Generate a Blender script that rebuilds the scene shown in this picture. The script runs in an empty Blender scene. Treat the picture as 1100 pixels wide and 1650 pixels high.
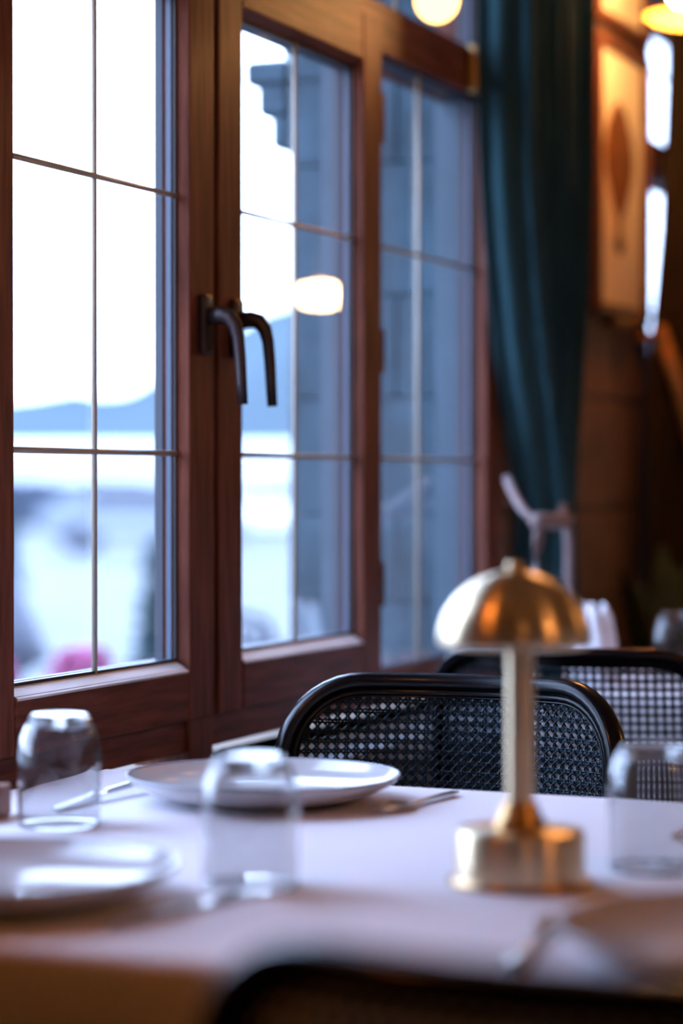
import bpy, bmesh, math, random
from mathutils import Vector, Matrix
R = random.Random(7)
PI = math.pi
C = bpy.context.scene.collection
SC = bpy.context.scene

# ---------------------------------------------------------------- camera
CAM_H = 1.116
cam = bpy.data.cameras.new('camera')
cam.sensor_fit = 'VERTICAL'; cam.sensor_height = 36.0; cam.sensor_width = 24.0
cam.lens = 85.0; cam.clip_start = 0.05; cam.clip_end = 3000
cam.dof.use_dof = True; cam.dof.focus_distance = 3.08; cam.dof.aperture_fstop = 1.85
camo = bpy.data.objects.new('camera', cam); C.objects.link(camo)
camo.location = (0, 0, CAM_H)
camo.rotation_euler = (math.radians(90 - 0.735), 0, math.radians(22.3))
SC.camera = camo

# ---------------------------------------------------------------- sky: even bright overcast
SKY = 4.2
w = bpy.data.worlds.new('sky'); SC.world = w; w.use_nodes = True
nt = w.node_tree; nt.nodes.clear()
tc = nt.nodes.new('ShaderNodeTexCoord'); sp = nt.nodes.new('ShaderNodeSeparateXYZ')
rp = nt.nodes.new('ShaderNodeValToRGB'); bg = nt.nodes.new('ShaderNodeBackground'); ow = nt.nodes.new('ShaderNodeOutputWorld')
nt.links.new(tc.outputs['Generated'], sp.inputs[0]); nt.links.new(sp.outputs['Z'], rp.inputs[0])
rp.color_ramp.elements[0].color = (0.56, 0.70, 1.0, 1); rp.color_ramp.elements[1].color = (0.46, 0.62, 1.0, 1)
nt.links.new(rp.outputs[0], bg.inputs[0]); bg.inputs[1].default_value = SKY
nt.links.new(bg.outputs[0], ow.inputs[0])

SC.view_settings.view_transform = 'Standard'; SC.view_settings.look = 'None'
SC.view_settings.exposure = 1.50; SC.view_settings.gamma = 1.0; SC.view_settings.use_curve_mapping = False
cy = SC.cycles
cy.use_denoising = True
cy.max_bounces = 8; cy.diffuse_bounces = 4; cy.glossy_bounces = 4; cy.transmission_bounces = 8; cy.transparent_max_bounces = 24
cy.caustics_reflective = False; cy.caustics_refractive = True
cy.sample_clamp_indirect = 4.0; cy.blur_glossy = 0.6
WARM = (1.0, 0.48, 0.17)

# ---------------------------------------------------------------- materials
def pm(name, col, rough=0.5, metal=0.0, spec=0.5, vary=0.0, scale=20.0, stretch=(1, 1, 1), bump=0.0, bscale=None, coat=0.0, sheen=0.0, col2=None):
    m = bpy.data.materials.new(name); m.use_nodes = True
    n = m.node_tree; b = n.nodes['Principled BSDF']
    b.inputs['Base Color'].default_value = (*col, 1); b.inputs['Roughness'].default_value = rough
    b.inputs['Metallic'].default_value = metal; b.inputs['Specular IOR Level'].default_value = spec
    b.inputs['Coat Weight'].default_value = coat; b.inputs['Sheen Weight'].default_value = sheen
    if vary or bump or col2:
        t = n.nodes.new('ShaderNodeTexCoord'); mp = n.nodes.new('ShaderNodeMapping')
        mp.inputs['Scale'].default_value = stretch
        no = n.nodes.new('ShaderNodeTexNoise'); no.inputs['Scale'].default_value = scale; no.inputs['Detail'].default_value = 6
        n.links.new(t.outputs['Object'], mp.inputs[0]); n.links.new(mp.outputs[0], no.inputs['Vector'])
        if vary or col2:
            r = n.nodes.new('ShaderNodeValToRGB')
            r.color_ramp.elements[0].position = 0.35; r.color_ramp.elements[1].position = 0.65
            lo = tuple(max(0, c * (1 - vary)) for c in col); hi = col2 if col2 else tuple(min(1, c * (1 + vary)) for c in col)
            r.color_ramp.elements[0].color = (*lo, 1); r.color_ramp.elements[1].color = (*hi, 1)
            n.links.new(no.outputs['Fac'], r.inputs[0]); n.links.new(r.outputs[0], b.inputs['Base Color'])
        if bump:
            bp = n.nodes.new('ShaderNodeBump'); bp.inputs['Strength'].default_value = bump; bp.inputs['Distance'].default_value = 0.004
            if bscale:
                no2 = n.nodes.new('ShaderNodeTexNoise'); no2.inputs['Scale'].default_value = bscale; no2.inputs['Detail'].default_value = 4
                n.links.new(mp.outputs[0], no2.inputs['Vector']); n.links.new(no2.outputs['Fac'], bp.inputs['Height'])
            else:
                n.links.new(no.outputs['Fac'], bp.inputs['Height'])
            n.links.new(bp.outputs[0], b.inputs['Normal'])
    return m

def clear_glass(name, tint=(1, 1, 1), ior=1.45, rough=0.0, strength=1.0):
    m = bpy.data.materials.new(name); m.use_nodes = True
    n = m.node_tree; n.nodes.clear()
    o = n.nodes.new('ShaderNodeOutputMaterial'); mx = n.nodes.new('ShaderNodeMixShader')
    tr = n.nodes.new('ShaderNodeBsdfTransparent'); gl = n.nodes.new('ShaderNodeBsdfGlossy'); fr = n.nodes.new('ShaderNodeLayerWeight')
    tr.inputs[0].default_value = (*tint, 1); gl.inputs['Roughness'].default_value = rough
    gl.inputs['Color'].default_value = (strength, strength, strength, 1)
    fr.inputs['Blend'].default_value = 0.5; r0 = ((ior - 1) / (ior + 1)) ** 2
    pw = n.nodes.new('ShaderNodeMath'); pw.operation = 'POWER'; pw.inputs[1].default_value = 5.0
    ma = n.nodes.new('ShaderNodeMath'); ma.operation = 'MULTIPLY_ADD'; ma.inputs[1].default_value = 1 - r0; ma.inputs[2].default_value = r0
    n.links.new(fr.outputs['Facing'], pw.inputs[0]); n.links.new(pw.outputs[0], ma.inputs[0])
    n.links.new(ma.outputs[0], mx.inputs[0]); n.links.new(tr.outputs[0], mx.inputs[1]); n.links.new(gl.outputs[0], mx.inputs[2])
    n.links.new(mx.outputs[0], o.inputs[0])
    return m

def emit(name, col, s):
    m = bpy.data.materials.new(name); m.use_nodes = True
    n = m.node_tree; n.nodes.clear()
    o = n.nodes.new('ShaderNodeOutputMaterial'); e = n.nodes.new('ShaderNodeEmission')
    e.inputs[0].default_value = (*col, 1); e.inputs[1].default_value = s
    n.links.new(e.outputs[0], o.inputs[0]); return m

M = {}
M['wood_v'] = pm('window wood upright', (0.165, 0.053, 0.034), 0.48, spec=0.14, vary=0.35, scale=14, stretch=(6, 6, 0.5), bump=0.15)
M['wood_h'] = pm('window wood level', (0.165, 0.053, 0.034), 0.48, spec=0.14, vary=0.35, scale=14, stretch=(6, 0.5, 6), bump=0.15)
M['bead'] = pm('sky-bright bead', (0.80, 0.78, 0.78), 0.4, vary=0.08, scale=14, stretch=(6, 0.5, 6))  # pale colour stands in for the sky reflected off the bead
M['outer_sky_tint'] = pm('blue-grey sky tint', (0.050, 0.085, 0.12), 0.5, vary=0.1, scale=10)  # skylight on the brown outer frame sides, put into the colour
M['gasket'] = pm('black gasket', (0.01, 0.01, 0.012), 0.5)
M['bar'] = pm('glazing bar', (0.46, 0.40, 0.32), 0.4)
M['spacer'] = pm('aluminium spacer', (0.08, 0.13, 0.20), 0.4)
M['sky_return'] = pm('grey sky-tinted return', (0.04, 0.055, 0.08), 0.5)  # cool sky light on the frame return beyond the glass, as colour
M['handle'] = pm('dark bronze handle', (0.035, 0.022, 0.024), 0.38, metal=0.5)
M['glass'] = clear_glass('window glass', (0.96, 0.98, 1.0), 1.5)
g = bpy.data.materials.new('thick glass'); g.use_nodes = True
gb = g.node_tree.nodes['Principled BSDF']; gb.inputs['Transmission Weight'].default_value = 1; gb.inputs['Roughness'].default_value = 0.0; gb.inputs['IOR'].default_value = 1.45
M['thick'] = g; M['tumbler'] = g
M['stone'] = pm('grey stone', (0.046, 0.080, 0.106), 0.85, vary=0.3, scale=7, bump=0.5, bscale=30)
M['mortar'] = pm('mortar', (0.05, 0.06, 0.075), 0.95, vary=0.2, scale=40)
M['plaster'] = pm('dim plaster', (0.16, 0.12, 0.09), 0.9, vary=0.12, scale=6, bump=0.1)
M['block'] = pm('painted block', (0.17, 0.095, 0.068), 0.8, vary=0.18, scale=8, bump=0.3, bscale=40)
M['dark_wall'] = pm('dim ochre wall', (0.26, 0.19, 0.12), 0.85, vary=0.15, scale=5)
M['ceiling'] = pm('ceiling paint', (0.25, 0.20, 0.15), 0.9, vary=0.05, scale=4)
M['floor'] = pm('dark oak', (0.07, 0.045, 0.03), 0.45, vary=0.3, scale=6, stretch=(8, 1, 8))
M['sill'] = pm('pale sill stone', (0.30, 0.39, 0.46), 0.4, vary=0.2, scale=12)
M['cloth'] = pm('white linen', (0.86, 0.83, 0.88), 0.85, vary=0.02, scale=3, bump=0.12, bscale=5, sheen=0.1)
M['napkin'] = pm('white napkin', (0.82, 0.80, 0.84), 0.8, vary=0.03, scale=5)
M['china'] = pm('cream china', (0.58, 0.56, 0.57), 0.14, vary=0.04, scale=8, coat=0.3)
M['china_rim'] = pm('grey rim glaze', (0.28, 0.30, 0.36), 0.25)
M['steel'] = pm('cutlery steel', (0.62, 0.61, 0.60), 0.22, metal=1.0)
M['brass'] = pm('brushed brass', (0.78, 0.61, 0.38), 0.31, metal=1.0, bump=0.03, scale=60, stretch=(1, 1, 12))
def brushed(m, an):
    n = m.node_tree; b = n.nodes['Principled BSDF']; t = n.nodes.new('ShaderNodeTangent'); t.direction_type = 'RADIAL'; t.axis = 'Z'
    b.inputs['Anisotropic'].default_value = an; b.inputs['Anisotropic Rotation'].default_value = 0.25; n.links.new(t.outputs[0], b.inputs['Tangent'])
brushed(M['brass'], 0.85)
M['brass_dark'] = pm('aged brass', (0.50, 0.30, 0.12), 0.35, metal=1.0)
M['lacquer'] = pm('black lacquer', (0.0025, 0.003, 0.0045), 0.24, spec=0.32)
M['cane'] = pm('black cane', (0.0022, 0.0036, 0.0058), 0.34, spec=0.42)
M['cane'].node_tree.nodes['Principled BSDF'].inputs['Specular Tint'].default_value = (0.45, 0.75, 1.0, 1)
M['velvet'] = pm('teal velvet', (0.022, 0.062, 0.074), 0.9, spec=0.1, vary=0.2, scale=30, stretch=(1, 1, 0.2), sheen=0.06)
M['brown_velvet'] = pm('brown velvet', (0.022, 0.013, 0.006), 0.9, spec=0.2, vary=0.2, scale=30, stretch=(1, 1, 0.2), sheen=0.05)
M['rope'] = pm('pale pink cord', (0.24, 0.175, 0.17), 0.7, vary=0.15, scale=90)
M['gold_cord'] = pm('gold cord', (0.55, 0.25, 0.07), 0.6, vary=0.2, scale=80)
M['paper'] = pm('cream print paper', (0.88, 0.76, 0.54), 0.8, vary=0.03, scale=4)
M['print'] = pm('brown print', (0.19, 0.07, 0.02), 0.8, vary=0.35, scale=18)
M['print_dark'] = pm('dark brown print', (0.07, 0.03, 0.015), 0.8, vary=0.2, scale=18)
M['pic_frame'] = pm('picture frame wood', (0.10, 0.032, 0.016), 0.4, vary=0.25, scale=20, stretch=(1, 1, 6))
M['leaf'] = pm('dark leaf', (0.018, 0.040, 0.012), 0.5, vary=0.35, scale=10)
M['pot'] = pm('dark clay pot', (0.06, 0.03, 0.02), 0.7, vary=0.2, scale=14)
M['block_wood'] = pm('reddish wood', (0.30, 0.10, 0.045), 0.5, vary=0.3, scale=12, stretch=(1, 6, 6))
M['bulb'] = emit('bulb glow', (1.0, 0.62, 0.24), 22)
M['opal'] = emit('opal globe glow', (1.0, 0.60, 0.24), 30)
M['reflection_globe'] = emit('reflection globe glow', (1.0, 0.50, 0.14), 2.2)
M['shade_out'] = pm('copper shade', (0.40, 0.17, 0.05), 0.45, metal=0.6)
M['shade_in'] = pm('shade lining', (0.85, 0.60, 0.28), 0.5)
M['cable'] = pm('black cable', (0.01, 0.01, 0.01), 0.6)
M['hill'] = pm('hazy blue hill', (0.066, 0.090, 0.105), 1.0, spec=0.0, vary=0.08, scale=0.02)
M['white_wall'] = pm('white render', (0.72, 0.74, 0.78), 0.9, vary=0.03, scale=0.3)
M['ground'] = pm('pale paving', (0.066, 0.075, 0.078), 0.7, vary=0.15, scale=0.25)
M['hedge'] = pm('hedge green', (0.034, 0.046, 0.070), 0.9, vary=0.3, scale=1.5)
M['shrub'] = pm('shrub green', (0.018, 0.045, 0.05), 0.8, vary=0.3, scale=5)
M['petal'] = pm('pink petal', (0.44, 0.11, 0.24), 0.7, vary=0.2, scale=20)
M['slate'] = pm('slate grey', (0.045, 0.05, 0.07), 0.6, vary=0.2, scale=6)
M['planter'] = pm('zinc planter', (0.16, 0.18, 0.20), 0.6)

# ---------------------------------------------------------------- helpers
def obj(name, bm, m, parent=None, smooth=False, mats=None):
    me = bpy.data.meshes.new(name)
    if isinstance(bm, tuple):
        me.from_pydata(*bm)
    else:
        bmesh.ops.recalc_face_normals(bm, faces=bm.faces[:]); bm.to_mesh(me); bm.free()
    if smooth:
        for p in me.polygons: p.use_smooth = True
    for mm in (mats or [m]): me.materials.append(M[mm] if isinstance(mm, str) else mm)
    o = bpy.data.objects.new(name, me); C.objects.link(o)
    if parent: o.parent = parent
    return o
def tag(o, label=None, cat=None, group=None, kind=None):
    for k, v in (('label', label), ('category', cat), ('group', group), ('kind', kind)):
        if v: o[k] = v
    return o
def empty(name, loc=(0, 0, 0), rz=0, label=None, cat=None, group=None, kind=None, parent=None):
    o = bpy.data.objects.new(name, None); C.objects.link(o); o.location = loc; o.rotation_euler = (0, 0, rz)
    o.empty_display_size = 0.05
    if parent: o.parent = parent
    return tag(o, label, cat, group, kind)
def dup(root, loc=None, rz=None, label=None, group=None, parent=None):
    r = root.copy(); C.objects.link(r); r.parent = parent
    if loc is not None: r.location = loc
    if rz is not None: r.rotation_euler = (0, 0, rz)
    if label: r['label'] = label
    if group: r['group'] = group
    for ch in list(root.children): dup(ch, parent=r)
    return r
def bm_box(lo, hi, bev=0.0, bm=None, seg=2):
    own = bmesh.new()
    bmesh.ops.create_cube(own, size=1)
    for v in own.verts:
        v.co = Vector(((lo[i] + hi[i]) / 2 + v.co[i] * (hi[i] - lo[i])) for i in range(3))
    if bev: bmesh.ops.bevel(own, geom=own.edges[:], offset=bev, segments=seg, profile=0.5, affect='EDGES')
    if bm is None: return own
    me = bpy.data.meshes.new('tmp'); own.to_mesh(me); own.free(); bm.from_mesh(me); bpy.data.meshes.remove(me)
    return bm
def bm_lathe(prof, n=48, bm=None, center=(0, 0, 0)):
    bm = bm or bmesh.new(); rings = []
    for r, z in prof:
        if r < 1e-6: rings.append([bm.verts.new((center[0], center[1], center[2] + z))])
        else: rings.append([bm.verts.new((center[0] + r * math.cos(2 * PI * k / n), center[1] + r * math.sin(2 * PI * k / n), center[2] + z)) for k in range(n)])
    for a, b in zip(rings, rings[1:]):
        for k in range(n):
            k2 = (k + 1) % n
            if len(a) == 1 and len(b) == 1: continue
            if len(a) == 1: bm.faces.new((a[0], b[k], b[k2]))
            elif len(b) == 1: bm.faces.new((a[k], a[k2], b[0]))
            else: bm.faces.new((a[k], a[k2], b[k2], b[k]))
    return bm
def bm_tube(pts, rad, n=10, bm=None, closed=False, sy=1.0, up=Vector((0, 0, 1))):
    bm = bm or bmesh.new(); pts = [Vector(p) for p in pts]; N = len(pts); rings = []
    for i, p in enumerate(pts):
        a = pts[(i - 1) % N] if (closed or i > 0) else p
        b = pts[(i + 1) % N] if (closed or i < N - 1) else p
        t = (b - a).normalized(); u = up
        if abs(t.dot(u)) > 0.97: u = Vector((0, 1, 0)) if abs(t.y) < 0.9 else Vector((1, 0, 0))
        s = t.cross(u).normalized(); q = s.cross(t).normalized()
        r = rad[i] if isinstance(rad, (list, tuple)) else rad
        rings.append([bm.verts.new(p + s * (r * math.cos(2 * PI * k / n)) + q * (r * sy * math.sin(2 * PI * k / n))) for k in range(n)])
    for i in range(N if closed else N - 1):
        a, b = rings[i], rings[(i + 1) % N]
        for k in range(n): bm.faces.new((a[k], a[(k + 1) % n], b[(k + 1) % n], b[k]))
    if not closed: bm.faces.new(rings[0][::-1]); bm.faces.new(rings[-1])
    return bm
def bm_prism(poly, mapf, t0, t1, bev=0.0):
    """extrude a 2-D polygon between t0 and t1; mapf(p, q, t) -> 3-D point"""
    bm = bmesh.new()
    a = [bm.verts.new(mapf(p, q, t0)) for p, q in poly]; b = [bm.verts.new(mapf(p, q, t1)) for p, q in poly]
    bm.faces.new(a[::-1]); bm.faces.new(b)
    n = len(poly)
    for k in range(n): bm.faces.new((a[k], a[(k + 1) % n], b[(k + 1) % n], b[k]))
    if bev: bmesh.ops.bevel(bm, geom=bm.edges[:], offset=bev, segments=2, profile=0.5, affect='EDGES')
    return bm
def rrect(x0, x1, y0, y1, r, n=8):
    """rounded rectangle, r = (bl, br, tr, tl) or one number"""
    if not isinstance(r, (tuple, list)): r = (r,) * 4
    pts = []
    for (cx, cyy, a0), rr in zip((((x0, y0, PI)), ((x1, y0, 1.5 * PI)), ((x1, y1, 0)), ((x0, y1, 0.5 * PI))), r):
        ox = cx + rr if cx == x0 else cx - rr; oy = cyy + rr if cyy == y0 else cyy - rr
        for k in range(n + 1):
            a = a0 + 0.5 * PI * k / n
            pts.append((ox + rr * math.cos(a), oy + rr * math.sin(a)))
    return pts

# ================================================================= THE SETTING
XW = -1.50          # inner face of the window wall
XO = -1.925         # outer face of that wall
Y0, Y1 = -2.6, 9.2; X1 = 3.2; HC = 2.95
W1a, W1b = 1.80, 4.455       # first window
W2a, W2b = 5.49, 8.145       # second window
WZ0, WZ1 = 0.70, 2.46
bm = bmesh.new()
for lo, hi in (((XO, Y0, -0.3), (XW, Y1, WZ0)), ((XO, Y0, WZ1), (XW, Y1, HC)), ((XO, Y0, WZ0), (XW, W1a, WZ1)),
               ((XO, W1b, WZ0), (XW, W2a, WZ1)), ((XO, W2b, WZ0), (XW, Y1, WZ1))):
    bm_box(lo, hi, bm=bm)
wall_left = tag(obj('wall_left', bm, 'plaster'), 'thick wall with the wooden windows, stone blocks and dim plaster', 'wall', kind='structure')
tag(obj('floor', bm_box((XO, Y0, -0.1), (X1, Y1, 0)), 'floor'), 'dark wooden floor under the dining tables', 'floor', kind='structure')
tag(obj('ceiling', bm_box((XO, Y0, HC), (X1 + .1, Y1, HC + 0.1)), 'ceiling'), 'plain dim ceiling over the dining room', 'ceiling', kind='structure')
tag(obj('wall_right', bm_box((X1, Y0, 0), (X1 + 0.1, Y1, HC)), 'dark_wall'), 'dark wall facing the windows', 'wall', kind='structure')
tag(obj('wall_back', bm_box((XO, Y1, 0), (X1, Y1 + 0.1, HC)), 'dark_wall'), 'dark wall at the far end of the room', 'wall', kind='structure')
tag(obj('wall_front', bm_box((XO, Y0 - 0.1, 0), (X1, Y0, HC)), 'dark_wall'), 'dark wall behind the nearest chair', 'wall', kind='structure')
# interior stone blocks of the pier between the windows
def stone_box(name, lo, hi, m, bev=0.006):
    return obj(name, bm_box(lo, hi, bev, seg=1), m, wall_left)
z = 0.02; row = 0
while z < 2.60:
    h = (0.20, 0.24, 0.18, 0.22)[row % 4]
    y = W1b + 0.02 - (0.0 if row % 2 else 0.11)
    first = True
    while y < W2a - 0.02:
        L = 0.30 + 0.10 * ((row * 7 + int(y * 10)) % 3)
        ya, yb = max(y, W1b + 0.012), min(y + L, W2a - 0.012)
        if yb - ya > 0.05:
            stone_box('stone_block', (XW - 0.02, ya, z), (XW + 0.006 + 0.006 * R.random(), yb - 0.009, min(z + h, 2.62) - 0.009), 'block')
        y += L
    z += h; row += 1
# exterior reveal stones and the stepped corbel on the far jamb
z = 0.42; row = 0
while z < 2.40:
    h = (0.20, 0.26, 0.17, 0.23)[row % 4]
    cut = XO + (0.17 if row % 2 else 0.23)
    for xa, xb in ((XO, cut - 0.001), (cut + 0.001, -1.60)):
        stone_box('jamb_stone', (xa, W1b - 0.035 - 0.003 * R.random(), z), (xb, W1b + 0.05, z + h - 0.002), 'stone', 0.003)
    z += h; row += 1
for xo, za, zb in ((-1.964, 1.778, 1.842), (-1.994, 1.844, 1.904), (-2.022, 1.906, 1.957), (-1.942, 1.959, 2.045)):
    stone_box('corbel_stone', (xo, W1b - 0.04, za), (XO - 0.001, W1b + 0.24, zb), 'stone', 0.008)

# ---------------------------------------------------------------- windows
XG = XW - 0.022      # glass plane
XB = XW - 0.055      # outer face of the sash
def member(name, kind, inner, outer, t0, t1, parent, ch=0.004, xf=XW, xb=XB, xg=XG):
    """a stile (runs in z) or rail (runs in y); inner = edge next to the glass, outer = the other edge"""
    sgn = 1 if inner > outer else -1
    poly = [(outer, xb), (outer, xf), (inner - sgn * ch, xf), (inner, xg), (inner, xb)]
    f = (lambda p, q, t: (q, p, t)) if kind == 'v' else (lambda p, q, t: (q, t, p))
    return obj(name, bm_prism(poly, f, t0, t1, 0.0022), 'wood_v' if kind == 'v' else 'wood_h', parent)
def glazing(parent, ya, yb, za, zb, ym, zm, xg=XG, bars=True, dev=0.0040):
    gl = obj('glass_pane', bm_box((xg - 0.004, ya - .006, za - .006), (xg, yb + .006, zb + .006)), 'glass', parent)
    if bars:
        for y in ym: obj('glazing_bar', bm_tube([(xg + 0.001, y, za), (xg + 0.001, y, zb)], dev, 8), 'bar', parent, True)
        for zz in zm: obj('glazing_bar', bm_tube([(xg + 0.0025, ya, zz), (xg + 0.0025, yb, zz)], dev, 8), 'bar', parent, True)
    for (a, b, c, d) in ((ya, yb, za, za + .004), (ya, yb, zb - .004, zb), (ya, ya + .004, za, zb), (yb - .004, yb, za, zb)):
        obj('gasket', bm_box((xg, a, c), (xg + 0.003, b, d)), 'gasket', parent)
    for nm, x0, x1, mm in (('spacer', xg - 0.012, xg - 0.0045, 'spacer'), ('outer_sky_return', xg - 0.030, xg - 0.018, 'sky_return')):
        bm = bmesh.new()
        for (a, b, c, d) in ((ya, yb, za, za + .003), (ya, yb, zb - .003, zb), (ya, ya + .003, za, zb), (yb - .003, yb, za, zb)): bm_box((x0, a, c), (x1, b, d), bm=bm)
        obj(nm, bm, mm, parent)
    return gl
def handle(parent, y, zc):
    h = obj('handle', bm_box((XW, y - 0.015, zc - 0.043), (XW + 0.013, y + 0.015, zc + 0.043), 0.004), 'handle', parent)
    path = [(XW + 0.012, y, zc + .012), (XW + 0.03, y, zc + .013), (XW + 0.042, y, zc + 0.010), (XW + 0.052, y, zc - 0.002), (XW + 0.057, y, zc - 0.02),
            (XW + 0.060, y, zc - 0.05), (XW + 0.062, y, zc - 0.085), (XW + 0.064, y, zc - 0.115)]
    obj('lever', bm_tube(path, [0.013, 0.0125, 0.012, 0.011, 0.0095, 0.009, 0.0085, 0.008], 12, sy=0.75, up=Vector((0, 1, 0))), 'handle', h, True)
    obj('screw_cap', bm_lathe([(0, 0.003), (.003, .002), (.004, 0)], 10, center=(0, 0, 0)), 'steel', h, True).matrix_local = Matrix.Translation((XW + 0.0125, y, zc + 0.034)) @ Matrix.Rotation(PI / 2, 4, 'Y')
    return h
ZM = (1.155, 1.520)
def sash(name, label, ya, yb, hy):
    s = empty(name, label=label, cat='window', kind='structure')
    gi0, gi1, z0, z1 = ya + 0.085, yb - 0.085, 0.860, 1.808
    member('stile', 'v', gi0, ya, 0.776, 1.900, s); member('stile', 'v', gi1, yb, 0.776, 1.900, s)
    member('bottom_rail', 'h', z0, 0.776, gi0 - .001, gi1 + .001, s, ch=0.012)
    member('top_rail', 'h', z1, 1.900, gi0 - .001, gi1 + .001, s, ch=0.012)
    obj('glazing_bead', bm_prism([(z0 + .001, XG + .001), (z0 - .013, XW + .0012), (z0 - .016, XW + .0006), (z0 - .003, XG)], lambda p, q, t: (q, t, p), gi0 + .002, gi1 - .002), 'bead', s)
    glazing(s, gi0, gi1, z0, z1, ((gi0 + gi1) / 2,), ZM)
    handle(s, hy, 1.340)
    return s
sash_a = sash('window_2', 'brown wooden sash left of the dark gap, nearest to the camera', 2.517, 3.1725, 3.131)
sash_b = sash('window_3', 'brown wooden sash right of the dark gap, hinged beside the stone view', 3.1895, 3.838, 3.235)
for zc, hh in ((1.735, 0.085), (1.338, 0.075), (0.940, 0.075)):
    obj('hinge', bm_lathe([(0, -hh / 2), (0.008, -hh / 2), (0.009, -hh / 2 + .003), (0.009, hh / 2 - .003), (0.008, hh / 2), (0, hh / 2)], 14, center=(XW - 0.008, 3.847, zc)), 'wood_v', sash_b, True)

def fixed_frame(name, label, ya, yb, d, near=True):
    """near: the farther window has fixed middle panes; the first one has two sashes there"""
    s = empty(name, label=label, cat='window', kind='structure')
    xf = XW - 0.016; xb = XW - 0.10; xg = XW - 0.024; xu = XW - 0.024
    Mb = lambda n, lo, hi, m: obj(n, bm_box(lo, hi, 0.003), m, s)
    Mb('jamb', (xb, ya, 0.705), (XW + 0.004, ya + 0.075, WZ1), 'wood_v'); Mb('jamb', (xb, yb - 0.078, 0.705), (XW + 0.004, yb, WZ1), 'wood_v')
    Mb('mullion', (xb, 2.462 + d, 0.785), (xf, 2.530 + d, 1.85), 'wood_v')
    Mb('mullion', (xb, 3.815 + d, 0.785), (xf, 3.872 + d, 1.85), 'wood_v')
    for a, b in ((ya, ya + .0765), (yb - .0795, yb), (2.4605 + d, 2.5315 + d), (3.8135 + d, 3.8735 + d)):
        obj('outer_sky_tint_strip', bm_box((xb - .002, a, 0.788), (XW - 0.0565, b, 1.845)), 'outer_sky_tint', s)
    Mb('bottom_rail', (xb, ya + .075, 0.728), (xf, yb - .078, 0.787), 'wood_h')
    Mb('middle_foot', (xb, 3.11 + d, 0.705), (xf + .006, 3.19 + d, 0.776), 'wood_v')
    Mb('transom', (xb, ya + .075, 1.846), (XW - 0.004, yb - .078, 1.932), 'wood_h')
    Mb('top_rail', (xb, ya + .075, 2.385), (xf, yb - .078, WZ1), 'wood_h')
    Mb('mullion', (xb, 2.80 + d, 1.932), (xf, 2.86 + d, 2.385), 'wood_v'); Mb('mullion', (xb, 3.49 + d, 1.932), (xf, 3.55 + d, 2.385), 'wood_v')
    if near:
        glazing(s, 2.53 + d, 3.815 + d, 0.79, 1.846, (3.17 + d,), ZM, xg)
    else:
        obj('gap_dark_strip', bm_box((XW - 0.050, 3.160, 0.79), (XW - 0.028, 3.203, 1.846)), 'gasket', s)  # black strip added behind the gap to give it its shade
    glazing(s, ya + .08, 2.455 + d, 0.79, 1.846, (2.16 + d,), ZM, xg)
    glazing(s, 3.872 + d, yb - .082, 0.79, 1.846, (4.075 + d,), ZM, xg)
    for a, b in ((ya + .08, 2.80 + d), (2.86 + d, 3.49 + d), (3.55 + d, yb - .082)):
        glazing(s, a, b, 1.936, 2.385, ((a + b) / 2,), (2.10,), xu)
    return s
fw = fixed_frame('window_1', 'fixed brown frame with transom and side panes around both sashes', W1a, W1b, 0.0, False)
obj('end_glow_block', bm_box((XW - .004, 4.285, 1.842), (XW + 0.018, 4.352, 1.934), 0.006), 'brass_dark', fw)  # added block; its brass orange stands in for lamp light on the transom
fixed_frame('window_4', 'farther window, a bright sliver between picture and brown curtain', W2a, W2b, 3.69)
tag(obj('trim_1', bm_box((XW - 0.10, W1a, 0.665), (XW + 0.125, W1b, 0.700), 0.004), 'sill'), 'pale stone sill under the brown window frame', 'sill', kind='structure')
tag(obj('trim_2', bm_box((XW - 0.10, W2a, 0.665), (XW + 0.08, W2b, 0.700), 0.004), 'sill'), 'pale stone sill of the farther window', 'sill', kind='structure')

# ---------------------------------------------------------------- outdoors
AX = Vector((-0.3795, 0.9252, 0)); RT = Vector((0.9252, 0.3795, 0))
def out(u, dist, z=0.0):      # u: offset to the right of the view axis in metres at a distance
    p = AX * dist + RT * u; return Vector((p.x, p.y, z))
GZ = -0.30
gv = [out(-160, -20, GZ), out(2.0 - 8, -20, GZ), out(160, 140, GZ), out(-160, 140, GZ)]
bm = bm_box((-260, -60, GZ - 0.2), (XO, 260, GZ)); tag(obj('ground', bm, 'ground'), 'pale paved ground outside the windows', 'ground', kind='structure')
# hills
sil = [(-150, 30), (-110, 26), (-84, 25.5), (-74, 27.0), (-66, 28.5), (-58, 27), (-52, 28), (-45, 33), (-38, 40), (-28, 46), (-18, 53), (0, 58), (40, 52), (90, 44)]
bm = bmesh.new(); rows = []
for k in range(5):
    t = k / 4; row = []
    for (a, h) in sil:
        row.append(bm.verts.new(out(a * (1 + 0.2 * t), 560 + 160 * t, 6.5 + (h - 6.5) * math.sin(t * PI / 2) + 0.8 * R.random() * t)))
    rows.append(row)
base = [bm.verts.new(out(a, 555, GZ)) for a, h in sil]; rows.insert(0, base)
back = [bm.verts.new(out(a * 1.3, 760, GZ)) for a, h in sil]; rows.append(back)
for r0, r1 in zip(rows, rows[1:]):
    for k in range(len(sil) - 1): bm.faces.new((r0[k], r0[k + 1], r1[k + 1], r1[k]))
tag(obj('hills', bm, 'hill', None, True), 'hazy blue hills on the horizon seen through both sashes', 'hills', kind='structure')
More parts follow.
